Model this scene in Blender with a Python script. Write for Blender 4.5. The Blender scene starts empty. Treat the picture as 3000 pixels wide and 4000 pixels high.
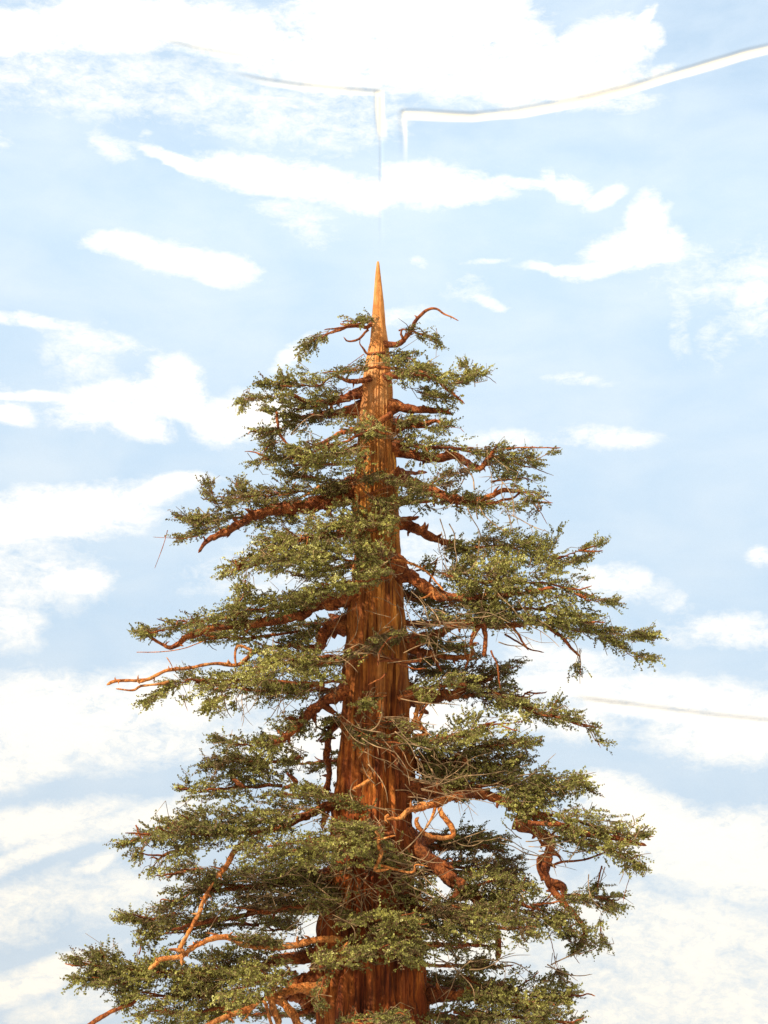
import bpy, math, random
import numpy as np
rng = np.random.default_rng(11)
random.seed(5)
scene = bpy.context.scene
col = scene.collection

# ------------------------------------------------------------------ camera
DIST, CZ, PITCH, VF = 6.0, 1.2, math.radians(12), math.radians(36)
cam_d = bpy.data.cameras.new('camera')
cam = bpy.data.objects.new('camera', cam_d); col.objects.link(cam)
cam.location = (0, -DIST, CZ); cam.rotation_euler = (math.pi/2+PITCH, 0, 0)
cam_d.sensor_fit = 'VERTICAL'; cam_d.angle = VF
cam_d.sensor_height = 24; cam_d.lens = 12/math.tan(VF/2)
cam_d.clip_start = .1; cam_d.clip_end = 200
scene.camera = cam
TV = math.tan(VF/2)
FWD = np.array([0, math.cos(PITCH), math.sin(PITCH)])
UP = np.array([0, -math.sin(PITCH), math.cos(PITCH)])
CAM = np.array([0, -DIST, CZ])

def P(u, v, d):
    """survey of the tree: measured position (u,v) and distance d in front of the trunk axis -> metres"""
    u = np.asarray(u, float); v = np.asarray(v, float); d = np.asarray(d, float)
    x = (u-829.5)/1106*TV; y = (1106-v)/1106*TV
    dy = FWD[1]+y*UP[1]; dz = FWD[2]+y*UP[2]
    t = (DIST-d)/dy
    return np.stack([x*t, -DIST+dy*t, CZ+dz*t], -1)

def proj(p):
    q = p-CAM
    f = q@FWD; f = np.maximum(f, .1)
    return 829.5+q[..., 0]/f/TV*1106, 1106-(q@UP)/f/TV*1106

# ------------------------------------------------------------------ noise
_perm = rng.random(1 << 16)
def _h(ix, iy, iz):
    n = (ix*73856093) ^ (iy*19349663) ^ (iz*83492791)
    n = (n ^ (n >> 13))*1274126177
    return _perm[(n ^ (n >> 16)) & 0xffff]
def vnoise(p):
    i = np.floor(p).astype(np.int64); f = p-i; f = f*f*(3-2*f)
    x, y, z = i[..., 0], i[..., 1], i[..., 2]; fx, fy, fz = f[..., 0], f[..., 1], f[..., 2]
    def L(a, b, t): return a+(b-a)*t
    return L(L(L(_h(x, y, z), _h(x+1, y, z), fx), L(_h(x, y+1, z), _h(x+1, y+1, z), fx), fy),
             L(L(_h(x, y, z+1), _h(x+1, y, z+1), fx), L(_h(x, y+1, z+1), _h(x+1, y+1, z+1), fx), fy), fz)
def fbm(p, o=4):
    s = 0; a = .5; t = 0
    for k in range(o):
        s = s+a*vnoise(p+17.3*k); t += a; a *= .5; p = p*2.03
    return s/t
def norm(a): return a/np.maximum(np.linalg.norm(a, axis=-1, keepdims=True), 1e-9)
def sstep(a, b, x):
    t = np.clip((x-a)/(b-a), 0, 1); return t*t*(3-2*t)

# ------------------------------------------------------------------ mesh building
def mesh_from(name, V, F, mat, parent=None, smooth=True, attrs=None, fattr=None):
    """V (n,3); F list of int arrays (m,k)"""
    me = bpy.data.meshes.new(name)
    V = np.ascontiguousarray(V, np.float32)
    me.vertices.add(len(V)); me.vertices.foreach_set('co', V.ravel())
    F = [f for f in F if len(f)]
    nl = sum(f.size for f in F); npoly = sum(len(f) for f in F)
    me.loops.add(nl); me.polygons.add(npoly)
    me.loops.foreach_set('vertex_index', np.concatenate([f.ravel() for f in F]).astype(np.int32))
    tot = np.concatenate([np.full(len(f), f.shape[1]) for f in F])
    st = np.concatenate([[0], np.cumsum(tot)[:-1]])
    me.polygons.foreach_set('loop_start', st.astype(np.int32))
    me.polygons.foreach_set('loop_total', tot.astype(np.int32))
    me.polygons.foreach_set('use_smooth', np.full(npoly, smooth))
    me.update(calc_edges=True)
    for k, a in (attrs or {}).items():
        at = me.attributes.new(k, 'FLOAT', 'POINT'); at.data.foreach_set('value', np.ascontiguousarray(a, np.float32))
    me.materials.append(mat)
    o = bpy.data.objects.new(name, me); col.objects.link(o)
    if parent: o.parent = parent
    return o

def catmull(pts, n):
    pts = np.asarray(pts, float)
    if len(pts) == 2:
        t = np.linspace(0, 1, n)[:, None]; return pts[0]*(1-t)+pts[1]*t
    p = np.vstack([2*pts[0]-pts[1], pts, 2*pts[-1]-pts[-2]])
    seg = np.linalg.norm(np.diff(pts[:, :3], axis=0), axis=1); cs = np.r_[0, np.cumsum(seg)]
    s = np.linspace(0, cs[-1], n); i = np.clip(np.searchsorted(cs, s, 'right')-1, 0, len(seg)-1)
    t = ((s-cs[i])/np.maximum(seg[i], 1e-9))[:, None]
    a, b, c, d = p[i], p[i+1], p[i+2], p[i+3]
    return .5*(2*b+(c-a)*t+(2*a-5*b+4*c-d)*t*t+(3*b-a-3*c+d)*t**3)

class Wood:
    def __init__(s): s.V = []; s.F4 = []; s.F3 = []; s.n = 0
    def tube(s, pts, rad, nseg=10, step=.008, rough=.3, wob=.0, cap=True):
        pts = np.asarray(pts, float); rad = np.asarray(rad, float)
        L = np.linalg.norm(np.diff(pts, axis=0), axis=1).sum()
        n = max(4, int(L/step))
        q = catmull(np.c_[pts, rad], n); c = q[:, :3]; r = np.maximum(q[:, 3], .0005)
        if wob:
            c = c+wob*(np.stack([fbm(c*30+k*9.1, 4) for k in range(3)], -1)-.5)*sstep(0, .15, np.linspace(0, 1, n))[:, None]
        T = norm(np.gradient(c, axis=0))
        N = np.zeros_like(T); a = np.array([.3, .2, 1.0])
        v = a-T[0]*(a@T[0]); v /= np.linalg.norm(v)
        for i in range(n):
            v = v-T[i]*(v@T[i]); v /= max(np.linalg.norm(v), 1e-9); N[i] = v
        B = np.cross(T, N)
        th = np.linspace(0, 2*np.pi, nseg, endpoint=False)
        dirs = N[:, None]*np.cos(th)[None, :, None]+B[:, None]*np.sin(th)[None, :, None]
        s0 = np.linspace(0, L, n)
        ck = np.stack([np.cos(th)[None]*1.6+0*s0[:, None], np.sin(th)[None]*1.6+0*s0[:, None], s0[:, None]*14+0*th[None]], -1)+pts[0].sum()*31
        rr = r[:, None]*(1+rough*2*(fbm(ck, 4)-.5)+rough*1.5*(vnoise(ck*np.array([2.6, 2.6, 5]))-.5))
        if cap: rr[-1] *= .35
        V = c[:, None]+dirs*rr[..., None]
        b = s.n; s.V.append(V.reshape(-1, 3))
        i = np.arange(n-1)[:, None]*nseg; j = np.arange(nseg)[None]; k = (j+1) % nseg
        s.F4.append(np.stack([b+i+j, b+i+k, b+i+nseg+k, b+i+nseg+j], -1).reshape(-1, 4))
        s.n += n*nseg
        s.V.append(np.vstack([c[-1]+T[-1]*r[-1]*.4, c[0]]))
        j = np.arange(nseg); k = (j+1) % nseg; e = b+(n-1)*nseg
        s.F3.append(np.stack([e+j, e+k, np.full(nseg, s.n)], -1)); s.F3.append(np.stack([b+k, b+j, np.full(nseg, s.n+1)], -1))
        s.n += 2
        return c
    def build(s, name, mat, parent):
        return mesh_from(name, np.vstack(s.V), [np.vstack(s.F4), np.vstack(s.F3)], mat, parent)

def sticks(A, B, r0, r1, bend=None):
    """three-sided sticks A->B, vectorised, with a bent middle"""
    n = len(A); D = norm(B-A); a = norm(np.cross(D, rng.normal(size=(n, 3)))); b = np.cross(D, a)
    M = (A+B)/2+(bend if bend is not None else 0)
    V = np.zeros((n, 3, 3, 3))
    for k, (c, r) in enumerate(((A, r0), (M, (r0+r1)/2), (B, r1))):
        for j in range(3):
            t = j*2.0944
            V[:, k, j] = c+(a*math.cos(t)+b*math.sin(t))*np.reshape(r, (-1, 1))
    base = np.arange(n)[:, None]*9
    q = []
    for k in range(2):
        for j in range(3):
            j2 = (j+1) % 3
            q.append(base+np.array([[k*3+j, k*3+j2, k*3+3+j2, k*3+3+j]]))
    return V.reshape(-1, 3), np.vstack(q)

# ------------------------------------------------------------------ materials
def new_mat(name):
    m = bpy.data.materials.new(name); m.use_nodes = True
    nt = m.node_tree; return m, nt, nt.nodes['Principled BSDF']
def N(nt, t, **k):
    n = nt.nodes.new(t)
    for a, b in k.items(): setattr(n, a, b)
    return n
def ramp(nt, stops, fac=None):
    r = N(nt, 'ShaderNodeValToRGB'); e = r.color_ramp.elements
    while len(e) < len(stops): e.new(.5)
    for x, (p, c) in zip(e, stops): x.position = p; x.color = (*c, 1)
    if fac is not None: nt.links.new(fac, r.inputs['Fac'])
    return r
def noise(nt, scale, detail=6, vec=None, rough=.6, dist=0):
    n = N(nt, 'ShaderNodeTexNoise'); n.inputs['Scale'].default_value = scale; n.inputs['Detail'].default_value = detail
    n.inputs['Roughness'].default_value = rough; n.inputs['Distortion'].default_value = dist
    if vec: nt.links.new(vec, n.inputs['Vector'])
    return n
def mapping(nt, s):
    t = N(nt, 'ShaderNodeTexCoord'); m = N(nt, 'ShaderNodeMapping'); m.inputs['Scale'].default_value = s
    nt.links.new(t.outputs['Object'], m.inputs['Vector']); return m.outputs['Vector']
def mix(nt, a, b, f, mode='MIX'):
    m = N(nt, 'ShaderNodeMix', data_type='RGBA', blend_type=mode)
    for s, k in ((f, 0), (a, 6), (b, 7)):
        if isinstance(s, (int, float)): m.inputs[k].default_value = s
        elif isinstance(s, tuple): m.inputs[k].default_value = (*s, 1)
        else: nt.links.new(s, m.inputs[k])
    return m.outputs[2]
def bump(nt, h, bs, strength, dist):
    b = N(nt, 'ShaderNodeBump'); b.inputs['Strength'].default_value = strength; b.inputs['Distance'].default_value = dist
    nt.links.new(h, b.inputs['Height']); nt.links.new(b.outputs[0], bs.inputs['Normal'])

def bark_mat(name, stops, zs, scale=1.0):
    m, nt, bs = new_mat(name)
    v = mapping(nt, (1, 1, zs)); v2 = mapping(nt, (1, 1, 1))
    a = noise(nt, 16*scale, 8, v, .65, .6); b = noise(nt, 5*scale, 5, v2, .6); c = noise(nt, 42*scale, 5, v, .7, .4)
    r1 = ramp(nt, stops, a.outputs['Fac'])
    r2 = ramp(nt, [(.35, (.42, .34, .30)), (.62, (1.3, 1.25, 1.15))], b.outputs['Fac'])
    x = mix(nt, r1.outputs[0], r2.outputs[0], .75, 'MULTIPLY')
    r3 = ramp(nt, [(.42, (.16, .11, .09)), (.52, (1, 1, 1))], c.outputs['Fac'])
    x = mix(nt, x, r3.outputs[0], .7, 'MULTIPLY')
    nt.links.new(x, bs.inputs['Base Color']); bs.inputs['Roughness'].default_value = .72
    bs.inputs['Specular IOR Level'].default_value = .3
    add = N(nt, 'ShaderNodeMath', operation='ADD'); nt.links.new(a.outputs['Fac'], add.inputs[0]); nt.links.new(c.outputs['Fac'], add.inputs[1])
    bump(nt, add.outputs[0], bs, 1.0, .012)
    return m, nt, bs

mat_limb, *_ = bark_mat('limb_bark', [(.25, (.12, .030, .010)), (.42, (.36, .095, .024)), (.58, (.58, .18, .042)), (.75, (.75, .32, .10))], .8, 2.2)
mat_pale, *_ = bark_mat('bare_wood', [(.25, (.42, .11, .02)), (.42, (.80, .26, .05)), (.6, (.93, .40, .11)), (.78, (.95, .58, .27))], .8, 2.2)

# trunk: paler worn wood towards the tip
mat_trunk, nt, bs = bark_mat('trunk_bark', [(.30, (.11, .030, .009)), (.40, (.34, .10, .020)), (.52, (.60, .22, .038)), (.68, (.85, .42, .08))], .09, 1.5)
src = bs.inputs['Base Color'].links[0].from_socket
at = N(nt, 'ShaderNodeAttribute', attribute_name='worn')
v = mapping(nt, (1, 1, .3))
n1 = noise(nt, 28, 8, v, .7, .3)
pale = ramp(nt, [(.3, (.45, .14, .03)), (.45, (.74, .30, .07)), (.6, (.85, .42, .15)), (.75, (.88, .56, .30))], n1.outputs['Fac'])
x = mix(nt, src, pale.outputs[0], at.outputs['Fac'])
n3 = noise(nt, 3.2, 6, mapping(nt, (1, 1, .45)), .65, .5)
rp = ramp(nt, [(.34, (.45, .33, .30)), (.46, (.95, .90, .85)), (.62, (1.3, 1.3, 1.2))], n3.outputs['Fac'])
x = mix(nt, x, rp.outputs[0], .8, 'MULTIPLY')
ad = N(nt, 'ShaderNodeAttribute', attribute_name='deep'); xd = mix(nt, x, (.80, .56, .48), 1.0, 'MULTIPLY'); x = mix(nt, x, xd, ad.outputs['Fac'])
nt.links.new(x, bs.inputs['Base Color'])

def leaf_mat():
    m, nt, bs = new_mat('needle_foliage')
    at = N(nt, 'ShaderNodeAttribute', attribute_name='tone')
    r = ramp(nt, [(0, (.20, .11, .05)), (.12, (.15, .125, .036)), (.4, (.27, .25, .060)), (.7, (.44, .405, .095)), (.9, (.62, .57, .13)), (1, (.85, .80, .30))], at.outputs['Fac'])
    n = noise(nt, 160, 3, mapping(nt, (1, 1, 1)))
    r2 = ramp(nt, [(.3, (.6, .6, .6)), (.7, (1.25, 1.25, 1.2))], n.outputs['Fac'])
    x = mix(nt, r.outputs[0], r2.outputs[0], .7, 'MULTIPLY')
    nt.links.new(x, bs.inputs['Base Color']); bs.inputs['Roughness'].default_value = .6
    bs.inputs['Specular IOR Level'].default_value = .35
    tr = N(nt, 'ShaderNodeBsdfTranslucent'); nt.links.new(x, tr.inputs['Color'])
    ms = N(nt, 'ShaderNodeMixShader'); ms.inputs[0].default_value = .22
    nt.links.new(bs.outputs[0], ms.inputs[1]); nt.links.new(tr.outputs[0], ms.inputs[2])
    nt.links.new(ms.outputs[0], nt.nodes['Material Output'].inputs['Surface'])
    return m
mat_leaf = leaf_mat()
mat_twig, nt, bs = new_mat('dry_twig')
n = noise(nt, 30, 3, mapping(nt, (1, 1, 1)))
r = ramp(nt, [(.3, (.13, .075, .030)), (.5, (.26, .155, .065)), (.7, (.60, .36, .16))], n.outputs['Fac'])
nt.links.new(r.outputs[0], bs.inputs['Base Color']); bs.inputs['Roughness'].default_value = .7

# ------------------------------------------------------------------ the tree
tree = bpy.data.objects.new('redwood_tree', None); col.objects.link(tree)
tree['label'] = 'tall model redwood with orange brown trunk, bare spike top and layered olive foliage'
tree['category'] = 'tree'
# measured trunk outline: height, left edge, right edge
TR = np.array([(565, 814.4, 818.4), (570, 813.4, 819.6), (600, 810, 823), (650, 805.5, 828), (700, 802, 832), (740, 799, 838), (780, 790, 841), (850, 783, 846),
    (900, 779, 848), (950, 776, 850), (1000, 773, 852), (1050, 769, 855), (1100, 768, 858), (1200, 765, 862), (1300, 757, 870), (1400, 750, 879),
    (1500, 745, 881), (1600, 737, 884), (1700, 731, 886), (1800, 721, 888), (1900, 711, 892), (2000, 700, 900), (2100, 695, 908), (2212, 690, 915),
    (2500, 672, 935), (2800, 640, 965)], float)
zc = P(TR[:, 0]*0+829.5, TR[:, 0], 0)[:, 2]
xl = P(TR[:, 1], TR[:, 0], 0)[:, 0]; xr = P(TR[:, 2], TR[:, 0], 0)[:, 0]
zz = np.linspace(zc[0], zc[-1], 900)
o_ = np.argsort(zc)
cx = np.interp(zz, zc[o_], ((xl+xr)/2)[o_]); rr = np.interp(zz, zc[o_], ((xr-xl)/2)[o_])
def trunk_at(z):
    return np.interp(z, zz[::-1], cx[::-1]), np.interp(z, zz[::-1], rr[::-1])
na = 220; th = np.linspace(0, 2*np.pi, na, endpoint=False)
C, S = np.cos(th)[None], np.sin(th)[None]; Z = zz[:, None]
one = np.ones((len(zz), na))
ridg = fbm(np.stack([C*5.5*one, S*5.5*one, Z*1.1*one], -1), 4)
ridg2 = fbm(np.stack([C*15*one, S*15*one, Z*3.5*one], -1)+40, 3)
lump = fbm(np.stack([C*1.3*one, S*1.3*one, Z*6*one], -1)+80, 4)
fl = 1-np.abs(2*ridg-1)*1.7
amp = sstep(3.4, 2.5, Z)
R = rr[:, None]*(1-.07*amp)*(1+(.06+.20*amp)*(fl-.45)*1.1+(.05+.10*amp)*(ridg2-.5)*2+.20*(lump-.5)*2)
Vt = np.stack([cx[:, None]+R*C, R*S, Z*one], -1)
worn = sstep(2.55, 3.05, Z+.35*(fbm(Vt*np.array([9, 9, 3.]), 4)-.5))*.95
band = sstep(.55, .75, fbm(Vt*np.array([14, 14, 1.2])+5, 3))*sstep(1.3, 2.3, Z)*.8
worn = np.clip(np.maximum(worn, band), 0, 1)
i = np.arange(len(zz)-1)[:, None]*na; j = np.arange(na)[None]; k = (j+1) % na
Ft = np.stack([i+j, i+na+j, i+na+k, i+k], -1).reshape(-1, 4)
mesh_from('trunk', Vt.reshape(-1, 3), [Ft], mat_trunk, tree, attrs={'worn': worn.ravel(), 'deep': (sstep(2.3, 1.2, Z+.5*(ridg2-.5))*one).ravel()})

# ---- foliage
def foliage(pads, parent, dens=1.0, tone=0.0, dry=.10, mix_twigs=None):
    """pads: lists of (u, v, half thickness, depth). clusters of sprigs, each sprig a stem with small leaves"""
    TA, TB, Tr0, Tr1 = [], [], [], []
    SC, SD, ST = [], [], []
    for pad, spread in pads:
        pad = np.array(pad, float)
        seg = np.hypot(np.diff(pad[:, 0]), np.diff(pad[:, 1])); hm = (pad[1:, 2]+pad[:-1, 2])/2
        area = (seg*2*hm).sum()*(1.76e-3)**2
        L = seg.sum()*1.76e-3
        n = max(3, int(dens*(area/.00056+L/.030)))
        w = np.maximum(seg*(hm+6), 1e-6); cs = np.r_[0, np.cumsum(w)]/w.sum()
        t = rng.random(n); i = np.clip(np.searchsorted(cs, t, 'right')-1, 0, len(seg)-1)
        f = ((t-cs[i])/(cs[i+1]-cs[i]))[:, None]
        q = pad[i]*(1-f)+pad[i+1]*f
        tang = norm(pad[i+1, :2]-pad[i, :2])
        off = np.clip(rng.normal(0, .60, n), -1.05, 1.05)
        hh = q[:, 2]
        off = np.where(rng.random(n) < .04, off*1.7, off)
        u = q[:, 0]-tang[:, 1]*off*hh+rng.normal(0, 3, n); v = q[:, 1]+tang[:, 0]*off*hh
        dd = rng.uniform(-1, 1, n)*spread*np.clip(hh/18, .25, 1)
        c = P(u, v, q[:, 3]+dd)
        # thin out where a coarse noise is low, so the sky shows through
        keep = fbm(c*np.array([10, 10, 19.])+3, 2) > .41
        c = c[keep]; off = off[keep]; i2 = i[keep]; q = q[keep]; n = len(c)
        if n == 0: continue
        ax = P(q[:, 0], q[:, 1], q[:, 3])
        tn3 = norm(P(pad[i2+1, 0], pad[i2+1, 1], pad[i2+1, 3])-P(pad[i2, 0], pad[i2, 1], pad[i2, 3]))
        start = ax-tn3*.05+rng.normal(0, .006, (n, 3))
        TA.append(start); TB.append(c); Tr0.append(np.full(n, .0016)); Tr1.append(np.full(n, .0008))
        outw = norm(c-start+tn3*.03)
        size = np.clip(hh[keep]/16, .45, 1.0)
        m = 8
        cc = np.repeat(c, m, 0); so = np.repeat(outw, m, 0); sz = np.repeat(size, m)[:, None]
        ofs = rng.normal(0, 1, (n*m, 3))*np.array([.022, .022, .009])*sz
        cc = cc+ofs
        sd = norm(so*1.0+np.repeat(rng.normal(0, .35, (n, 3)), m, 0)*np.array([1, 1, .5])+rng.normal(0, .45, (n*m, 3))*np.array([1, 1, .55])+np.array([0, 0, .06]))
        tn = np.repeat(rng.normal(0, .12, n)+.7*(fbm(c*np.array([5, 5, 9.])+60, 2)-.5), m)+rng.normal(0, .14, n*m)+np.where(rng.random(n*m) < .05, .3, 0)
        SC.append(cc); SD.append(sd); ST.append(tn)
    if not SC: return
    SC = np.vstack(SC); SD = np.vstack(SD); ST = np.concatenate(ST); ns = len(SC)
    sl = rng.uniform(.020, .066, ns)
    A = SC; B = SC+SD*sl[:, None]
    # leaves
    m = 20
    f = np.tile(np.linspace(.1, 1, m), ns)[:, None]+rng.normal(0, .05, (ns*m, 1))
    base = np.repeat(A, m, 0)*(1-f)+np.repeat(B, m, 0)*f
    D = np.repeat(SD, m, 0)
    side = norm(np.cross(D, rng.normal(size=(ns*m, 3))))
    ld = norm(D*rng.uniform(.1, .9, (ns*m, 1))+side*rng.uniform(.5, 1.0, (ns*m, 1)))
    ln = rng.uniform(.0050, .0092, (ns*m, 1)); wd = rng.uniform(.0024, .0044, (ns*m, 1))
    wv = norm(np.cross(ld, rng.normal(size=(ns*m, 3)))); nr = np.cross(ld, wv)
    V = np.stack([base, base+ld*ln*.5+wv*wd+nr*wd*.3, base+ld*ln, base+ld*ln*.55-wv*wd+nr*wd*.3], 1)
    F = np.arange(ns*m*4).reshape(-1, 4)
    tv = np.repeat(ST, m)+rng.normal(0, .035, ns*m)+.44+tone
    tv = np.where(rng.random(ns*m) < .015, tv+.3, tv)
    tv = np.where(rng.random(ns*m) < dry, .02, tv)
    mesh_from('foliage', V.reshape(-1, 3), [F], mat_leaf, parent, smooth=False, attrs={'tone': np.repeat(np.clip(tv, 0, 1), 4)})['kind'] = 'stuff'
    # twigs
    TA = np.vstack(TA); TB = np.vstack(TB); Tr0 = np.concatenate(Tr0); Tr1 = np.concatenate(Tr1)
    k = rng.random(ns) < .5
    A2 = np.vstack([TA, A[k]]); B2 = np.vstack([TB, B[k]]); r0 = np.r_[Tr0, np.full(k.sum(), .0013)]; r1 = np.r_[Tr1, np.full(k.sum(), .0006)]
    # stray dry sticks
    ks = rng.random(len(TB)) < (.15+dry*.8)
    d = norm(norm(TB[ks]-TA[ks])*.7+rng.normal(0, .6, (ks.sum(), 3))*np.array([1, 1, .7])); ln = rng.uniform(.05, .17, (ks.sum(), 1))
    A2 = np.vstack([A2, TB[ks]-d*ln*.4]); B2 = np.vstack([B2, TB[ks]+d*ln*.6]); r0 = np.r_[r0, rng.uniform(.0013, .0026, ks.sum())]; r1 = np.r_[r1, rng.uniform(.0007, .0012, ks.sum())]
    bend = rng.normal(0, .17, (len(A2), 3))*np.linalg.norm(B2-A2, axis=1)[:, None]
    V, F = sticks(A2, B2, r0, r1, bend)
    mesh_from('twigs', V, [F], mat_twig, parent)['kind'] = 'stuff'

NB = [0, 0]
def branch(wood, r, d, pads=(), mat=None, extra=(), dens=1.0, tone=0.0, spread=.11, dry=.13, dtip=None, wob=.016, name='branch', rough=.42):
    """wood: (u,v) path or None; r (r0,r1); d (depth at start, at end) ; pads [(u,v,h)..]"""
    W = Wood()
    d0, d1 = d
    def dep(path, a=d0, b=d1):
        p = np.array(path, float); s = np.r_[0, np.cumsum(np.hypot(*np.diff(p[:, :2], axis=0).T))]; s /= s[-1]
        return a+(b-a)*s
    if wood:
        w = np.array(wood, float); dd = dep(wood)
        pts = P(w[:, 0], w[:, 1], dd); rad = np.linspace(r[0]**.7, r[1]**.7, len(w))**(1/.7)
        rad = rad*.86
        if r[0] > .02: rad[0] *= 1.6
        elif name == 'branch' and abs(w[0, 0]-817) > 140: rad[0] *= .35
        W.tube(pts, rad, 12 if r[0] > .012 else 9, wob=wob, rough=rough)
    if wood and (r[0] > .011 or mat is mat_pale) and len(wood) > 3:
        Lw = np.linalg.norm(np.diff(pts, axis=0), axis=1).sum(); cc = catmull(np.c_[pts, rad], 60)
        for q in range(int(Lw/.035)):
            i = int(rng.integers(8, 56)); rr0 = cc[i, 3]; tg = norm(cc[i+2, :3]-cc[i, :3])
            dv = norm(rng.normal(0, 1, 3)*np.array([1, 1, .8])+tg*.5); dv = norm(dv-tg*(dv@tg)*.5); ll = rng.uniform(1.2, 3.2)*rr0+.008
            W.tube([cc[i, :3], cc[i, :3]+dv*ll*.6, cc[i, :3]+dv*ll+tg*ll*rng.uniform(-.3, .5)], [rr0*.75, rr0*rng.uniform(.3, .5), rr0*.14], 6, step=.005, rough=.5)
    for path, rr_, de in extra:
        w = np.array(path, float); pts = P(w[:, 0], w[:, 1], np.linspace(de[0], de[1], len(w)))
        W.tube(pts, np.linspace(rr_[0], rr_[1], len(w)), 8, wob=wob*.6, rough=rough)
    PD = []
    for pad in pads:
        dd_ = None
        if isinstance(pad, tuple): pad, dd_ = pad
        a, b = dd_ if dd_ else (d0+(d1-d0)*.3, d1)
        s = dep(pad, a, b)
        PD.append(([(q[0], q[1], q[2], x) for q, x in zip(pad, s)], spread))
        w = np.array(pad, float)
        if len(pad) > 1:
            pts = P(w[:, 0], w[:, 1]+w[:, 2]*.25, s)
            h = np.clip(w[:, 2]/18, .25, 1)
            W.tube(pts, np.maximum(np.linspace(.0075, .002, len(w))*h, .0013), 6, wob=.02, rough=.3)
            # side shoots
            n = int(np.hypot(*np.diff(w[:, :2], axis=0).T).sum()/38)
            for q in range(n):
                t = rng.random()*(len(w)-1); i = int(t); f = t-i
                c = w[i]*(1-f)+w[min(i+1, len(w)-1)]*f; x = s[i]*(1-f)+s[min(i+1, len(w)-1)]*f
                if c[2] < 9: continue
                dx = np.sign(w[-1, 0]-w[0, 0])*rng.uniform(10, 60)
                e = P(c[0]+dx, c[1]+rng.normal(0, .5)*c[2], x+rng.choice([-1, 1])*rng.uniform(.4, 1)*spread)
                W.tube([P(c[0], c[1]+c[2]*.25, x), (P(c[0]+dx*.4, c[1]+c[2]*.1, x)+e)/2+rng.normal(0, .006, 3), e], [.0045, .003, .0015], 5, wob=.012, rough=.3)
    o = W.build(name, mat or mat_limb, tree)
    if PD: foliage(PD, o, dens, tone, dry)
    NB[0] += 1
    return o

B = branch
# ---- crown, from the spike down
B([(812, 694), (790, 706), (770, 703), (735, 712), (690, 732)], (.012, .003), (.0, .12), [[(806, 688, 8), (770, 698, 13), (735, 706, 11), (700, 722, 7), (665, 742, 3)], [(668, 742, 3), (650, 758, 1.5), (632, 775, 3)]], extra=[([(795, 712), (775, 733), (752, 736), (742, 728)], (.006, .002), (.05, .08))], spread=.05)
B([(828, 742), (842, 745), (858, 744), (872, 735), (888, 714), (898, 693), (921, 671), (942, 667), (958, 677), (975, 684), (991, 693)], (.017, .0022), (.02, .16), [([(862, 712, 8), (885, 708, 8), (893, 706, 4)], (.06, .1)), ([(895, 716, 3), (915, 722, 5), (938, 728, 3), (940, 740, 2)], (.1, .1))], wob=.004, spread=.04, rough=.18,
  extra=[([(872, 733), (866, 720), (870, 712)], (.006, .003), (.06, .08)), ([(888, 714), (910, 722), (936, 728)], (.005, .002), (.1, .12))])
B([(830, 762), (815, 763), (795, 765), (784, 752), (777, 742), (779, 730)], (.009, .0018), (.06, .12), wob=.003, extra=[([(786, 765), (765, 780), (745, 795)], (.0015, .001), (.1, .14))])
B([(820, 818), (880, 806), (930, 812), (965, 838), (1004, 872)], (.02, .003), (.03, .22), [[(775, 798, 10), (830, 788, 16), (880, 800, 17), (930, 812, 14), (975, 826, 10), (1010, 818, 6), (1040, 806, 5), (1072, 828, 3)], ([(905, 845, 8), (940, 855, 12), (975, 855, 12), (1003, 868, 4)], (.1, .05)), ([(848, 768, 6), (890, 776, 12), (918, 795, 12)], (-.05, -.02)), ([(1010, 812, 2), (997, 770, 2)], (.15, .15))], tone=.03)
B([(800, 818), (775, 824), (745, 820), (722, 808)], (.014, .005), (.06, .16), [([(800, 790, 8), (760, 798, 9), (720, 806, 12), (690, 828, 20), (650, 830, 12), (610, 828, 9), (568, 830, 5)], (.12, .2)), ([(640, 850, 9), (585, 858, 3), (548, 862, 2.5), (530, 860, 5), (523, 885, 3)], (.2, .22)), ([(612, 835, 4), (606, 803, 3)], (.2, .2))])
B([(788, 848), (755, 856), (715, 868), (660, 868), (630, 850), (618, 858)], (.021, .006), (0, .12), [[(740, 850, 10), (700, 868, 16), (660, 878, 18), (620, 876, 9), (605, 868, 6)], ([(650, 895, 8), (600, 897, 5), (560, 882, 1)], (.05, .05))])
B([(782, 885), (745, 890), (705, 895), (660, 900), (620, 912)], (.028, .005), (-.03, .05), [[(720, 900, 8), (660, 906, 12), (600, 926, 10), (562, 938, 9)], ([(600, 950, 3), (575, 965, 10), (565, 985, 5)], (0, 0))], extra=[([(598, 890), (600, 920), (612, 950), (640, 975), (655, 978)], (.006, .004), (.1, .12)), ([(600, 925), (585, 932), (572, 935)], (.004, .002), (.1, .1))])
B([(838, 880), (858, 878), (880, 882), (915, 885), (950, 888), (974, 893)], (.034, .005), (0, .05), [([(950, 890, 3), (975, 894, 4)], (.05, .05))], wob=.006)
B([(840, 930), (870, 922), (905, 915), (940, 910), (965, 918)], (.022, .004), (-.02, .14), [[(858, 905, 8), (900, 918, 15), (945, 922, 9), (985, 922, 6), (1006, 934, 4)]])
B([(845, 895), (800, 920), (740, 935), (690, 960), (640, 978)], (.016, .004), (.08, .32), [[(845, 938, 8), (800, 925, 16), (760, 940, 32), (710, 962, 22), (660, 978, 13), (625, 972, 5)], ([(790, 985, 16), (740, 1000, 16), (690, 1000, 13), (650, 1000, 10)], (.16, .25))], tone=.08, dens=1.05)
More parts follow.
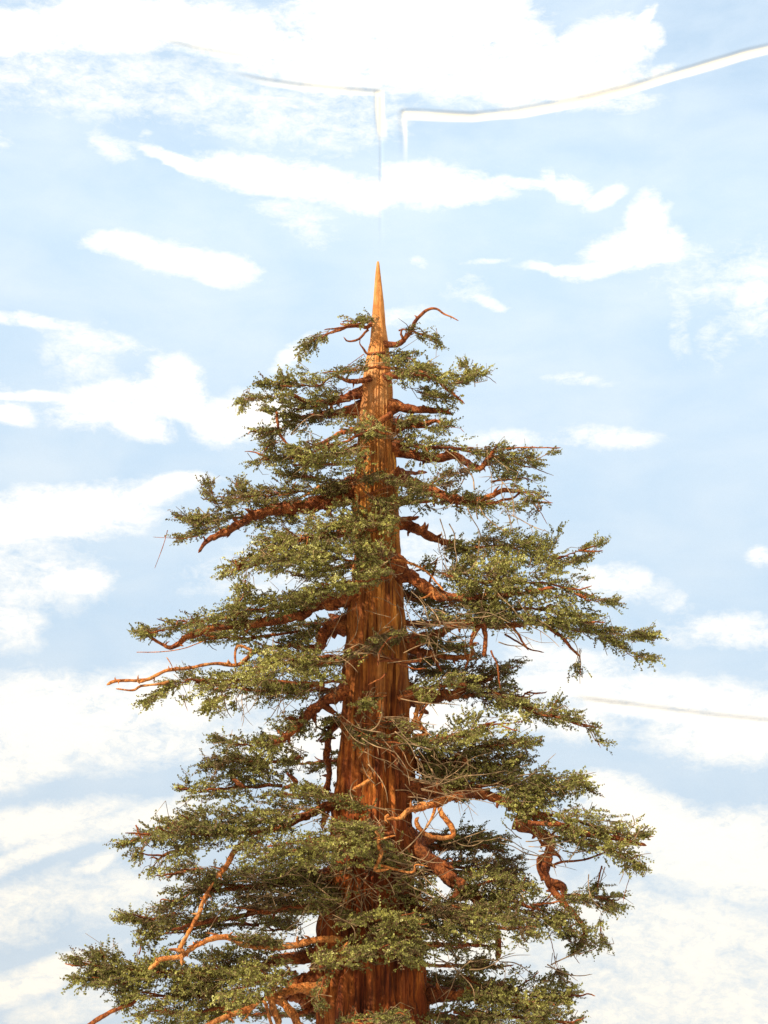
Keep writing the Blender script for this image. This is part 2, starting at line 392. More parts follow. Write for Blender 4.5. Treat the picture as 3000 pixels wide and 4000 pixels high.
B([(778, 965), (720, 985), (640, 990), (570, 992)], (.018, .004), (-.05, -.12), [[(680, 990, 12), (620, 988, 15), (575, 985, 14), (550, 1000, 5)], ([(690, 1030, 10), (640, 1025, 9), (600, 1018, 5)], (-.06, -.1)), ([(600, 955, 3), (575, 960, 8)], (-.1, -.1))], tone=-.15)
B([(848, 965), (880, 978), (930, 990), (985, 985), (1030, 1012), (1055, 990), (1072, 964)], (.028, .007), (0, .14), [[(862, 955, 12), (920, 962, 24), (985, 962, 26), (1040, 978, 18), (1090, 988, 15), (1130, 1002, 14), (1160, 1012, 6), (1185, 1026, 2)], ([(1140, 1000, 8), (1165, 988, 4), (1195, 970, 2)], (.1, .1))], tone=.08,
  extra=[([(1072, 976), (1085, 972), (1110, 967), (1160, 967), (1212, 967)], (.003, .0022), (.14, .2))])
B([(852, 1030), (890, 1045), (935, 1065), (1000, 1083), (1045, 1078), (1090, 1060), (1130, 1062)], (.032, .006), (0, .10), [([(842, 1092, 9), (900, 1060, 18), (955, 1030, 12), (1010, 1018, 8)], (.14, .18)), [(960, 1078, 8), (1020, 1085, 12), (1080, 1080, 18), (1130, 1060, 22), (1160, 1075, 12), (1170, 1100, 7)], ([(1060, 1040, 8), (1110, 1030, 12), (1160, 1035, 9)], (0, 0))], dens=.9,
  extra=[([(1148, 1075), (1165, 1105), (1184, 1134)], (.002, .001), (.1, .1)), ([(1135, 1060), (1165, 1070), (1190, 1086)], (.002, .001), (.1, .1))])
B([(775, 1055), (715, 1080), (640, 1095), (560, 1110), (490, 1148), (450, 1165), (428, 1192)], (.042, .007), (-.02, .12), [[(760, 1045, 8), (700, 1062, 12), (640, 1058, 12), (580, 1066, 16), (515, 1072, 15), (470, 1085, 13), (456, 1062, 5), (453, 1045, 2.5)], ([(520, 1068, 5), (512, 1038, 3)], (.05, .05)), ([(640, 1108, 20), (560, 1105, 25), (480, 1118, 20), (430, 1130, 14), (392, 1112, 5)], (-.1, .05)), ([(450, 1140, 8), (415, 1150, 6), (395, 1160, 3)], (.05, .05))], tone=-.06, wob=.018, dry=.38)
B([(690, 1050), (665, 1068), (640, 1078)], (.007, .003), (.1, .12), mat=mat_pale)
B([(640, 1040), (625, 1065), (600, 1072)], (.006, .003), (.08, .1))
B([(800, 1120), (740, 1150), (640, 1170), (560, 1215), (500, 1235)], (.016, .004), (.1, .34), [[(855, 1128, 9), (800, 1138, 26), (740, 1130, 32), (680, 1150, 32), (620, 1172, 28), (560, 1198, 25), (515, 1222, 18), (492, 1245, 10)], ([(840, 1200, 20), (790, 1205, 36), (720, 1200, 36), (650, 1200, 28), (590, 1215, 14)], (.2, .36)), ([(840, 1245, 10), (780, 1250, 18), (720, 1262, 14), (670, 1275, 6)], (.26, .34)), ([(530, 1250, 10), (525, 1285, 12), (505, 1300, 4)], (.1, .05))], tone=.12, dens=1.1)
B([(840, 1125), (868, 1131), (900, 1143), (935, 1162), (965, 1172), (985, 1178)], (.03, .012), (-.02, .02), [([(965, 1185, 10), (1010, 1180, 22), (1070, 1172, 26), (1130, 1182, 26), (1200, 1200, 20), (1250, 1186, 11), (1285, 1180, 6)], (.0, .1)), ([(1190, 1190, 10), (1205, 1160, 5), (1212, 1150, 2)], (.05, .05)), ([(1225, 1215, 10), (1262, 1205, 8), (1300, 1165, 2)], (.05, .05))], wob=.004, tone=-.02)
B([(850, 1225), (885, 1245), (920, 1268), (960, 1290), (1060, 1290), (1200, 1270)], (.040, .006), (.04, .28), [[(955, 1235, 16), (1000, 1245, 36), (1080, 1245, 44), (1150, 1248, 40), (1220, 1262, 28), (1258, 1288, 14), (1315, 1300, 1.5)], ([(990, 1300, 26), (1080, 1305, 36), (1160, 1310, 28), (1225, 1325, 20), (1270, 1345, 8)], (.12, .2))], tone=.08, dens=1.05)
B([(850, 1210), (872, 1213), (900, 1222), (925, 1238), (945, 1260), (958, 1275)], (.006, .0035), (.12, .2), mat=mat_pale, wob=.003)
B([(930, 1268), (935, 1285), (945, 1297)], (.008, .003), (.16, .18), mat=mat_pale, extra=[([(935, 1275), (920, 1290), (905, 1293)], (.006, .002), (.16, .18))])
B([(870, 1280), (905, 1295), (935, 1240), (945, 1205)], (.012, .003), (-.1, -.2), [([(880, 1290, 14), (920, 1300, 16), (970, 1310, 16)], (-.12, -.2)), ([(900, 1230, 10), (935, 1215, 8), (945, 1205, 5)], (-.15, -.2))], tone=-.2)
B([(880, 1390), (940, 1370), (1000, 1345), (1080, 1352), (1150, 1345), (1200, 1365), (1252, 1418)], (.024, .005), (.02, .2), [([(1190, 1345, 9), (1260, 1362, 11), (1320, 1364, 8), (1375, 1373, 4), (1409, 1375, 1.5)], (.12, .2)), ([(1300, 1375, 6), (1340, 1392, 6), (1365, 1415, 5), (1408, 1422, 1.5)], (.12, .2)), ([(930, 1330, 12), (990, 1345, 14), (1060, 1340, 12), (1140, 1345, 14)], (.1, .2)), ([(1253, 1415, 2.5), (1254, 1468, 2.5)], (.18, .18))],
  extra=[([(1040, 1335), (1045, 1360), (1050, 1385), (1045, 1418)], (.011, .008), (.18, .18)), ([(1040, 1345), (1022, 1372), (1014, 1395)], (.010, .006), (.18, .18)), ([(1105, 1350), (1125, 1380), (1143, 1405)], (.006, .003), (.2, .2)), ([(1060, 1405), (1075, 1440), (1080, 1490)], (.004, .003), (.22, .22)), ([(980, 1345), (1000, 1352), (1030, 1345)], (.01, .006), (.18, .18))], dry=.2)
B([(870, 1400), (920, 1410), (980, 1420), (1020, 1410), (1015, 1390)], (.018, .006), (.0, .05), [([(890, 1375, 10), (950, 1390, 12), (1010, 1395, 10)], (0, .05))], extra=[([(930, 1405), (945, 1435), (955, 1450)], (.008, .004), (.05, .05)), ([(1000, 1400), (1010, 1425), (1005, 1445)], (.005, .003), (.05, .05)), ([(1090, 1370), (1140, 1400), (1175, 1410)], (.004, .002), (.05, .08))], dry=.25)
B([(765, 1282), (730, 1300), (690, 1305), (640, 1330), (560, 1345), (480, 1352), (410, 1375), (370, 1396), (345, 1388), (312, 1370)], (.034, .005), (.02, .16), [[(700, 1298, 12), (620, 1308, 15), (560, 1318, 13), (480, 1332, 18), (400, 1345, 14), (350, 1360, 10), (305, 1368, 3)], ([(650, 1360, 12), (560, 1370, 20), (490, 1372, 20), (430, 1365, 12)], (-.05, .0)), ([(660, 1290, 8), (590, 1295, 8), (540, 1300, 6)], (-.08, -.1))], tone=0)
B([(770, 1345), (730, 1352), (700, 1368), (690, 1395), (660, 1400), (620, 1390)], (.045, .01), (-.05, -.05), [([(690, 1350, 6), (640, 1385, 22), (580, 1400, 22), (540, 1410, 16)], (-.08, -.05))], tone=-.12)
B([(760, 1420), (700, 1420), (640, 1425), (560, 1450)], (.014, .004), (.14, .32), [[(735, 1422, 16), (690, 1428, 26), (640, 1425, 26), (580, 1435, 24), (540, 1462, 16)], ([(735, 1470, 12), (690, 1468, 20), (640, 1470, 16)], (.2, .3))], tone=.14, dens=1.05)
B([(545, 1405), (530, 1425), (510, 1437), (460, 1434), (410, 1443), (365, 1448), (340, 1458), (318, 1468), (275, 1470), (248, 1471), (231, 1479)], (.009, .006), (.18, .26), mat=mat_pale, wob=.004, extra=[([(318, 1468), (300, 1474)], (.006, .006), (.24, .25)), ([(365, 1472), (345, 1478), (305, 1482), (287, 1491), (250, 1488)], (.006, .003), (.23, .25)), ([(545, 1405), (515, 1395), (508, 1415), (510, 1437)], (.005, .004), (.18, .2)), ([(360, 1420), (372, 1440), (368, 1450)], (.002, .001), (.25, .25)), ([(295, 1409), (350, 1408), (400, 1400), (440, 1385)], (.0016, .002), (.2, .15))])
B([(700, 1480), (600, 1480), (500, 1470), (420, 1470)], (.013, .004), (.05, .2), [[(660, 1495, 16), (590, 1488, 24), (520, 1480, 26), (460, 1474, 18), (410, 1468, 13), (365, 1478, 6)], ([(490, 1500, 16), (460, 1520, 10), (450, 1530, 4)], (.15, .15)), ([(380, 1478, 6), (350, 1495, 4), (308, 1524, 1.5)], (.2, .2)), ([(395, 1500, 3), (408, 1535, 1.2)], (.2, .2))], dry=.15)
B([(760, 1482), (735, 1500), (700, 1518), (660, 1548), (635, 1575), (605, 1598), (580, 1610)], (.034, .010), (.02, .22), [([(665, 1535, 8), (640, 1570, 16), (610, 1595, 22), (560, 1606, 22), (505, 1604, 12), (472, 1602, 4)], (.1, .22)), ([(650, 1628, 26), (580, 1640, 28), (510, 1640, 22), (460, 1655, 14), (430, 1650, 5)], (.05, .15)), ([(610, 1690, 30), (540, 1690, 30), (470, 1700, 22), (420, 1705, 14), (393, 1695, 4)], (.05, .15))], tone=.02, wob=.008)
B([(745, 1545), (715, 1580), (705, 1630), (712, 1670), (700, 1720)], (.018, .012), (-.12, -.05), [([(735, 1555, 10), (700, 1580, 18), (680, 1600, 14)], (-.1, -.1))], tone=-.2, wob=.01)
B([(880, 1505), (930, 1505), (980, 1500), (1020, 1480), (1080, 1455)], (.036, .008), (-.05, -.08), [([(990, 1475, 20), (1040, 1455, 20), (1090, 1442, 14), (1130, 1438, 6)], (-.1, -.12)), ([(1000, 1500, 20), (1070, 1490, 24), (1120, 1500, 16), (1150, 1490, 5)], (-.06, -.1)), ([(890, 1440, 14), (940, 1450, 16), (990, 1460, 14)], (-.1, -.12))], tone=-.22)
B([(860, 1510), (900, 1495), (950, 1482), (1010, 1478)], (.012, .003), (.12, .25), [([(875, 1492, 8), (920, 1484, 12), (965, 1474, 12), (1008, 1470, 10)], (.14, .25)), ([(835, 1500, 8), (800, 1505, 8), (785, 1525, 4)], (.2, .25)), ([(905, 1540, 8), (940, 1500, 8), (955, 1475, 5)], (.2, .2))], tone=.06)
B([(1060, 1490), (1120, 1520), (1200, 1548), (1260, 1570)], (.010, .003), (.0, .18), [[(1075, 1505, 14), (1130, 1528, 14), (1190, 1545, 12), (1240, 1555, 10), (1270, 1572, 9), (1285, 1592, 4), (1298, 1612, 2)], ([(1190, 1535, 5), (1205, 1512, 2)], (.1, .1))], tone=0)
B([(870, 1610), (940, 1600), (1000, 1585), (1070, 1560)], (.016, .004), (.1, .3), [[(860, 1602, 8), (920, 1602, 14), (985, 1592, 18), (1040, 1568, 20), (1090, 1560, 14), (1130, 1556, 6)], ([(1010, 1610, 12), (1070, 1610, 16), (1120, 1600, 10), (1150, 1605, 4)], (.1, .2))], tone=.1, dens=1.05)
B([(878, 1590), (895, 1555), (905, 1530), (912, 1505)], (.012, .007), (.1, .1), mat=mat_pale, extra=[([(895, 1570), (915, 1575), (925, 1592)], (.012, .006), (.1, .12)), ([(885, 1580), (910, 1545), (922, 1520)], (.008, .004), (.1, .1)), ([(912, 1580), (905, 1555), (892, 1540)], (.010, .004), (.12, .12)), ([(890, 1592), (910, 1590), (930, 1585)], (.012, .006), (.12, .12))])
B([(870, 1650), (930, 1655), (1000, 1650), (1020, 1665)], (.025, .010), (-.02, .08), [([(890, 1630, 14), (960, 1640, 20), (1030, 1640, 26), (1090, 1645, 24), (1130, 1650, 10)], (.0, .1)), ([(900, 1665, 12), (970, 1672, 18), (1050, 1670, 20), (1110, 1680, 20)], (-.02, .05))], tone=-.06, extra=[([(985, 1630), (1005, 1645), (1015, 1668)], (.014, .008), (.08, .1))], dry=.2)
B([(870, 1700), (940, 1705), (1030, 1712), (1120, 1740), (1230, 1790), (1330, 1812), (1398, 1826)], (.032, .007), (.06, .3), [([(900, 1690, 9), (970, 1690, 14), (1040, 1690, 20), (1100, 1688, 28), (1160, 1698, 28), (1210, 1700, 20), (1250, 1684, 7), (1275, 1702, 4)], (.1, .2)), ([(1090, 1735, 22), (1160, 1745, 32), (1240, 1765, 28), (1300, 1790, 20), (1345, 1800, 15), (1385, 1800, 6)], (.15, .3)), ([(1180, 1800, 14), (1250, 1815, 12), (1310, 1830, 16), (1355, 1850, 12), (1368, 1870, 4)], (.2, .3))], tone=.06,
  extra=[([(1140, 1778), (1200, 1780), (1240, 1788)], (.009, .006), (.28, .3)), ([(1360, 1860), (1358, 1900), (1345, 1950)], (.0016, .001), (.3, .3)), ([(1368, 1840), (1385, 1870), (1388, 1895)], (.0016, .001), (.3, .3))])
B([(985, 1718), (960, 1728), (920, 1742), (885, 1750), (862, 1768), (834, 1770)], (.018, .006), (.2, .34), mat=mat_pale, wob=.012, rough=.4, extra=[([(950, 1745), (955, 1760), (975, 1785), (978, 1805), (955, 1810), (930, 1806), (912, 1795), (900, 1775), (905, 1765)], (.010, .007), (.26, .3)), ([(940, 1745), (932, 1770), (915, 1795)], (.006, .004), (.26, .28)), ([(840, 1760), (832, 1768), (838, 1778)], (.005, .004), (.34, .34))])
B([(1050, 1712), (1010, 1712), (970, 1725), (900, 1745)], (.02, .012), (.18, .22))
B([(870, 1812), (905, 1840), (945, 1875), (980, 1905), (1025, 1935), (1050, 1960)], (.046, .018), (.02, .12), wob=.008)
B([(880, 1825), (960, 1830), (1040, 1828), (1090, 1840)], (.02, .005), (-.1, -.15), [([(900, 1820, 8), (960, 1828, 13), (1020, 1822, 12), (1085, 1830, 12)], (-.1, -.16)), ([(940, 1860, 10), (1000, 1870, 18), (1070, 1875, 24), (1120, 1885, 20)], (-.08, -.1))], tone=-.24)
B([(1110, 1775), (1150, 1790), (1190, 1815), (1184, 1850), (1178, 1885), (1190, 1915), (1205, 1935), (1235, 1970), (1262, 2005), (1262, 2020), (1245, 2052)], (.024, .009), (.12, .12), [([(1200, 1990, 4), (1240, 2018, 14), (1260, 2030, 9), (1240, 2058, 5), (1252, 2080, 2)], (.12, .12))], wob=.006,
  extra=[([(1178, 1900), (1165, 1865), (1175, 1845)], (.016, .010), (.10, .12)), ([(1185, 1905), (1215, 1915), (1218, 1945)], (.015, .009), (.12, .12)), ([(1190, 1870), (1215, 1862), (1260, 1858), (1290, 1848), (1310, 1840)], (.005, .003), (.12, .12)), ([(1300, 1870), (1293, 1900), (1290, 1920)], (.003, .002), (.12, .12))])
B([(1060, 1930), (1120, 1950), (1190, 1975)], (.012, .004), (.08, .24), [([(1000, 1935, 14), (1050, 1900, 22), (1110, 1910, 18), (1150, 1930, 14)], (.1, .2)), ([(960, 1950, 14), (1030, 1960, 24), (1100, 1955, 26), (1170, 1975, 24), (1220, 1995, 20), (1250, 2015, 10)], (.15, .24)), ([(1215, 1935, 12), (1270, 1930, 16), (1310, 1940, 14), (1336, 1955, 5)], (.1, .1)), ([(1290, 1955, 8), (1320, 1970, 4)], (.1, .1)), ([(1293, 1905, 3), (1288, 1925, 4)], (.1, .1)), ([(1185, 2005, 3), (1190, 2040, 5), (1200, 2075, 5), (1213, 2118, 3)], (.2, .2)), ([(1296, 1985, 2), (1303, 2045, 2.5)], (.15, .15))], tone=.02,
  extra=[([(1150, 1955), (1190, 1950), (1215, 1945)], (.004, .002), (.28, .3)), ([(1250, 2062), (1280, 2052), (1303, 2035)], (.002, .001), (.15, .15))])
B([(880, 1960), (940, 1975), (1010, 1995), (1090, 2005)], (.018, .004), (.1, .32), [[(845, 1915, 18), (900, 1930, 24), (950, 1960, 22), (1010, 1985, 28), (1080, 2000, 26), (1140, 2000, 18), (1155, 2030, 4)], ([(900, 1975, 14), (940, 2000, 16), (990, 2030, 14), (1050, 2040, 12), (1090, 2045, 6)], (.12, .2))], tone=.06, extra=[([(1073, 2010), (1078, 2040), (1074, 2072)], (.012, .009), (.15, .15))])
B([(905, 2040), (930, 2043), (952, 2040)], (.012, .004), (.18, .2), mat=mat_pale)
B([(890, 2080), (960, 2085), (1040, 2090), (1110, 2085)], (.010, .003), (.08, .2), [([(940, 2075, 4), (1010, 2085, 6), (1080, 2090, 6)], (.15, .2)), ([(920, 2110, 18), (960, 2120, 22), (1010, 2130, 26)], (-.1, -.1))], dry=.4, tone=-.1)
B([(900, 2150), (1000, 2150), (1100, 2160), (1200, 2170)], (.03, .006), (.0, .3), [([(1000, 2105, 14), (1060, 2125, 30), (1120, 2140, 34), (1180, 2150, 24), (1228, 2150, 9)], (.1, .2)), ([(980, 2180, 22), (1050, 2185, 36), (1130, 2190, 36), (1200, 2200, 22), (1240, 2215, 9)], (.15, .3)), ([(930, 2190, 20), (1000, 2220, 30), (1100, 2250, 30), (1230, 2250, 25)], (.05, .1))], tone=.0)
# left lower
B([(770, 1725), (700, 1745), (600, 1790), (480, 1800), (360, 1800)], (.024, .005), (.06, .36), [([(790, 1745, 16), (740, 1725, 26), (690, 1735, 32), (620, 1760, 34), (540, 1775, 34), (470, 1790, 34), (410, 1778, 22), (355, 1800, 22), (322, 1800, 9)], (.15, .36)), ([(430, 1825, 22), (365, 1838, 18), (330, 1868, 7), (318, 1890, 3)], (.3, .36)), ([(310, 1805, 3), (262, 1827, 3)], (.36, .36)), ([(310, 1830, 2), (283, 1862, 4)], (.36, .36))], tone=.06, dens=1.05,
  extra=[([(293, 1782), (305, 1810), (325, 1830)], (.003, .002), (.36, .36))])
B([(850, 1800), (790, 1815), (720, 1830), (640, 1835)], (.014, .004), (.14, .38), [([(815, 1790, 14), (750, 1805, 18), (690, 1820, 24), (620, 1835, 22), (540, 1840, 18)], (.3, .38)), ([(880, 1870, 18), (840, 1860, 22), (780, 1845, 22), (730, 1840, 20), (660, 1850, 16)], (.2, .38))], tone=.1)
B([(812, 1795), (820, 1810), (815, 1825), (824, 1840), (815, 1870)], (.006, .008), (.38, .34), mat=mat_pale, wob=.003, extra=[([(818, 1815), (840, 1808), (855, 1805)], (.004, .003), (.38, .38)), ([(815, 1868), (810, 1880), (840, 1878)], (.008, .004), (.34, .34)), ([(815, 1868), (888, 1885), (898, 1868), (925, 1872)], (.005, .002), (.3, .34))])
B([(530, 1815), (512, 1832), (500, 1848), (492, 1865), (480, 1880), (468, 1896)], (.013, .010), (.34, .34), mat=mat_pale, wob=.003, extra=[([(480, 1878), (462, 1873), (450, 1870)], (.004, .001), (.34, .34))])
B([(462, 1905), (450, 1925), (440, 1944), (432, 1970), (424, 1985), (410, 2010), (396, 2035), (386, 2058)], (.008, .008), (.34, .4), mat=mat_pale, wob=.004)
B([(740, 2030), (690, 2030), (625, 2044), (580, 2046), (530, 2040), (498, 2026), (465, 2026), (425, 2042), (390, 2066), (345, 2072), (338, 2082), (322, 2094)], (.014, .008), (.2, .42), [([(620, 2040, 6), (560, 2030, 5), (510, 2022, 4)], (.3, .36))], mat=mat_pale, wob=.006, rough=.35, extra=[([(398, 2055), (380, 2052), (364, 2050)], (.007, .004), (.4, .42)), ([(392, 2065), (393, 2085)], (.008, .006), (.4, .41)), ([(340, 2075), (336, 2068)], (.004, .002), (.42, .42))])
B([(760, 1880), (690, 1890), (600, 1910), (500, 1920), (400, 1930)], (.03, .006), (-.02, .08), [([(760, 1890, 22), (700, 1900, 32), (620, 1905, 34), (540, 1905, 30), (470, 1905, 28), (420, 1920, 24), (375, 1945, 18)], (.02, .1)), ([(440, 1875, 14), (390, 1880, 16), (360, 1895, 10), (352, 1870, 4)], (0, 0)), ([(380, 1970, 20), (340, 1978, 18), (318, 1988, 8), (272, 1984, 1.5)], (.05, .1))], tone=-.08, dry=.25)
B([(740, 1950), (660, 1955), (560, 1970), (450, 1990), (370, 2010)], (.02, .006), (.0, .2), [([(740, 1945, 20), (690, 1945, 26), (620, 1955, 28), (550, 1960, 22), (480, 1950, 22)], (.15, .2)), ([(560, 1995, 14), (480, 1990, 22), (420, 2000, 26), (370, 2010, 26), (320, 2020, 14)], (-.05, 0)), ([(640, 1998, 18), (570, 2005, 18)], (-.1, -.1))], tone=-.08, dry=.25)
B([(700, 2060), (600, 2080), (480, 2100), (350, 2100), (220, 2090)], (.024, .005), (.0, .2), [([(600, 2075, 22), (540, 2085, 34), (470, 2100, 38), (400, 2105, 34), (330, 2098, 28), (270, 2090, 24), (225, 2085, 18), (195, 2080, 9), (158, 2068, 3)], (.05, .2)), ([(230, 2080, 10), (218, 2050, 3)], (.2, .2)), ([(300, 2060, 8), (306, 2040, 4)], (.2, .2)), ([(280, 2125, 16), (210, 2118, 12), (165, 2116, 5)], (.2, .2)), ([(470, 2140, 26), (400, 2145, 26), (330, 2145, 24), (270, 2150, 14)], (.1, .2))], tone=-.03, dens=1.05)
B([(700, 2100), (650, 2130), (560, 2160), (420, 2190)], (.024, .005), (.05, .3), [([(640, 2095, 22), (590, 2105, 28), (530, 2125, 30), (500, 2160, 28)], (.2, .35)), ([(540, 2170, 18), (470, 2180, 28), (390, 2185, 24), (330, 2180, 16), (290, 2195, 6)], (.1, .25)), ([(400, 2230, 20), (320, 2230, 16)], (.1, .2))], tone=.05)
B([(300, 2155), (285, 2168), (260, 2178), (232, 2190), (195, 2214), (170, 2230)], (.007, .009), (.2, .3), wob=.004)
B([(560, 2166), (540, 2178), (510, 2188), (480, 2200), (450, 2215), (420, 2240)], (.013, .010), (.34, .4), mat=mat_pale, wob=.005, rough=.35)
B([(700, 2140), (640, 2135), (600, 2150), (580, 2150), (610, 2165), (635, 2195), (650, 2230)], (.022, .014), (.1, .3), mat=mat_pale, wob=.006, extra=[([(585, 2155), (590, 2180), (605, 2215)], (.012, .012), (.3, .3)), ([(570, 2160), (578, 2185), (590, 2220)], (.006, .006), (.32, .32))])
B([(715, 2080), (680, 2110), (640, 2125), (610, 2150)], (.05, .015), (.0, .15), wob=.012)
B([(720, 2170), (680, 2160), (640, 2150), (600, 2150)], (.06, .02), (-.05, .05), wob=.012)
# in front of the trunk, low
B([(800, 1960), (800, 2000), (820, 2050)], (.02, .006), (.12, .3), [([(730, 1985, 10), (790, 1985, 16), (850, 1975, 18), (895, 1990, 18)], (.25, .3)), ([(690, 2085, 18), (740, 2065, 20), (800, 2050, 24), (860, 2040, 26), (905, 2060, 16)], (.25, .32)), ([(700, 2110, 12), (690, 2140, 8), (692, 2170, 3)], (.3, .3)), ([(810, 2015, 16), (870, 2010, 24)], (.28, .3))], tone=.1)
B([(735, 2058), (755, 2050), (775, 2052)], (.014, .006), (.2, .26), mat=mat_pale, extra=[([(745, 2050), (752, 2035)], (.01, .005), (.24, .26)), ([(720, 2070), (745, 2058)], (.005, .008), (.26, .24))])
B([(760, 2215), (820, 2205), (880, 2210)], (.01, .004), (.2, .3), [([(730, 2215, 8), (790, 2200, 12), (850, 2200, 16), (890, 2215, 10)], (.25, .3))])
B([(782, 1662), (797, 1672), (799, 1684), (785, 1694), (762, 1706)], (.012, .008), (.14, .24), mat=mat_pale, wob=.004)
B([(708, 1760), (700, 1775), (696, 1790)], (.012, .008), (.1, .12), mat=mat_pale)
B([(880, 1580), (830, 1590), (770, 1590)], (.008, .003), (.12, .26), [([(745, 1565, 5), (780, 1590, 10), (810, 1600, 7)], (.2, .24)), ([(820, 1560, 7), (850, 1555, 14), (875, 1570, 12)], (.2, .2))], dry=.5,
  extra=[([(765, 1572), (820, 1610), (870, 1650), (888, 1668)], (.0022, .0016), (.26, .26)), ([(770, 1560), (800, 1565), (835, 1568)], (.002, .001), (.22, .24)), ([(790, 1620), (810, 1640), (820, 1650)], (.002, .001), (.24, .24)), ([(800, 1600), (835, 1602), (870, 1606)], (.004, .003), (.24, .24))])
B([(860, 1370), (800, 1395), (745, 1410)], (.008, .003), (.14, .28), [([(880, 1365, 8), (830, 1382, 9), (780, 1398, 9), (740, 1410, 6)], (.2, .26))], dry=.5,
  extra=[([(862, 1372), (835, 1385), (820, 1410), (816, 1440)], (.004, .003), (.27, .27)), ([(820, 1428), (850, 1428), (870, 1436), (895, 1444), (920, 1444)], (.0045, .003), (.2, .22)), ([(822, 1418), (855, 1425), (880, 1430), (908, 1424)], (.007, .006), (.18, .22)), ([(905, 1412), (908, 1430)], (.010, .008), (.2, .22)), ([(848, 1422), (846, 1408)], (.006, .002), (.2, .22)), ([(835, 1455), (815, 1470), (795, 1480)], (.003, .002), (.24, .26)), ([(748, 1440), (775, 1425), (800, 1412)], (.002, .002), (.26, .26))])
B([(780, 1075), (820, 1060), (850, 1050)], (.006, .003), (.12, .2), [([(780, 1035, 7), (820, 1030, 8), (850, 1040, 7)], (.14, .18)), ([(790, 1060, 5), (830, 1105, 8)], (.14, .2))], dry=.4)
B([(850, 1018), (835, 1030), (820, 1022)], (.012, .005), (.1, .14), mat=mat_pale)
B([(620, 1670), (640, 1690), (610, 1705)], (.014, .008), (.1, .12))
B([(503, 1684), (512, 1692), (528, 1702)], (.014, .008), (.2, .2))
# loose twigs outside the crown
B([(450, 1150), (420, 1160), (395, 1163), (365, 1162), (330, 1160)], (.0015, .001), (.1, .14), wob=.001, extra=[([(362, 1145), (352, 1180), (334, 1228)], (.0016, .0009), (.14, .14))])

def tangle(u, v, su, sv, n, lens=(40, 150), ang=0.0, d=(.2, .32)):
    W = Wood()
    a0 = np.array([u, v], float)
    for q in range(int(n*.65)):
        c = a0+rng.normal(0, 1, 2)*np.array([su, sv]); L = rng.uniform(*lens); an = ang+rng.normal(0, .45)+(math.pi if rng.random() < .3 else 0)
        k = rng.normal(0, .35); dd = rng.uniform(*d); p = [c]
        for t in range(4):
            p.append(p[-1]+np.array([math.cos(an), math.sin(an)])*L/4); an += k*.5+rng.normal(0, .22)
        p = np.array(p); W.tube(P(p[:, 0], p[:, 1], dd+np.linspace(-.03, .05, 5)*rng.choice([-1, 1])), np.linspace(1, .5, 5)*rng.uniform(.0013, .0028), 5, step=.012, rough=.25)
        W2 = p[2]; e = W2+np.array([math.cos(an+1), math.sin(an+1)])*L*.25
        W.tube(P([W2[0], e[0]], [W2[1], e[1]], [dd, dd+.02]), [.0013, .0008], 4, step=.02)
    W.build('twigs', mat_twig, tree)['kind'] = 'stuff'
for a in ((800, 1400, 50, 14, 26, (60, 190), -.35), (905, 1340, 40, 40, 26, (50, 150), .6), (820, 1575, 60, 25, 30, (60, 170), .3), (950, 1700, 60, 10, 26, (80, 200), .03),
          (940, 1655, 50, 25, 30, (50, 130), .4), (760, 1900, 70, 50, 44, (60, 180), -.2), (830, 1880, 50, 30, 26, (60, 170), .4), (790, 1960, 60, 30, 24, (50, 140), 1.3),
          (1000, 2075, 70, 12, 22, (60, 160), .05), (620, 1900, 70, 30, 34, (60, 170), -.15), (780, 1740, 50, 25, 14, (50, 120), .3), (1100, 1340, 90, 20, 34, (50, 140), .5),
          (1170, 1830, 90, 15, 22, (50, 120), .1), (590, 1500, 50, 10, 30, (40, 90), 1.8), (1090, 1060, 50, 40, 24, (50, 120), .9), (700, 960, 50, 25, 16, (50, 110), -.5), (950, 1170, 60, 40, 16, (40, 110), 1.2), (1250, 1850, 60, 20, 12, (40, 100), 1.6)):
    tangle(*a[:5], lens=a[5], ang=a[6])

# ---- rear branches closing the crown behind the trunk
back = [(905, 60), (960, 110), (1020, 150), (1080, 190), (1150, 190), (1215, 220), (1280, 240), (1345, 260), (1420, 280), (1490, 250), (1560, 210), (1640, 250), (1720, 300), (1800, 330), (1880, 340), (1960, 360), (2040, 380), (2120, 400), (2190, 400)]
for bi, (v0, ext) in enumerate(back):
    for sgn in (-1, 1):
        if (sgn > 0 and v0 in (1150, 1215, 1560)) or (sgn < 0 and v0 in (1560,)): continue
        e = ext*rng.uniform(.55, .8)
        u0 = 820+sgn*10; dv = rng.uniform(-5, 30)
        path = [(u0, v0), (u0+sgn*e*.4, v0+dv*.3), (u0+sgn*e, v0+dv)]
        pad = [(u0+sgn*e*.2, v0+rng.uniform(-8, 8), 9), (u0+sgn*e*.6, v0+dv*.5, 15), (u0+sgn*e, v0+dv, 8)]
        B(path, (.02, .004), (-.05, -.35), [(pad, (-.15, -.4))], tone=-.22, spread=.13, dens=.5)

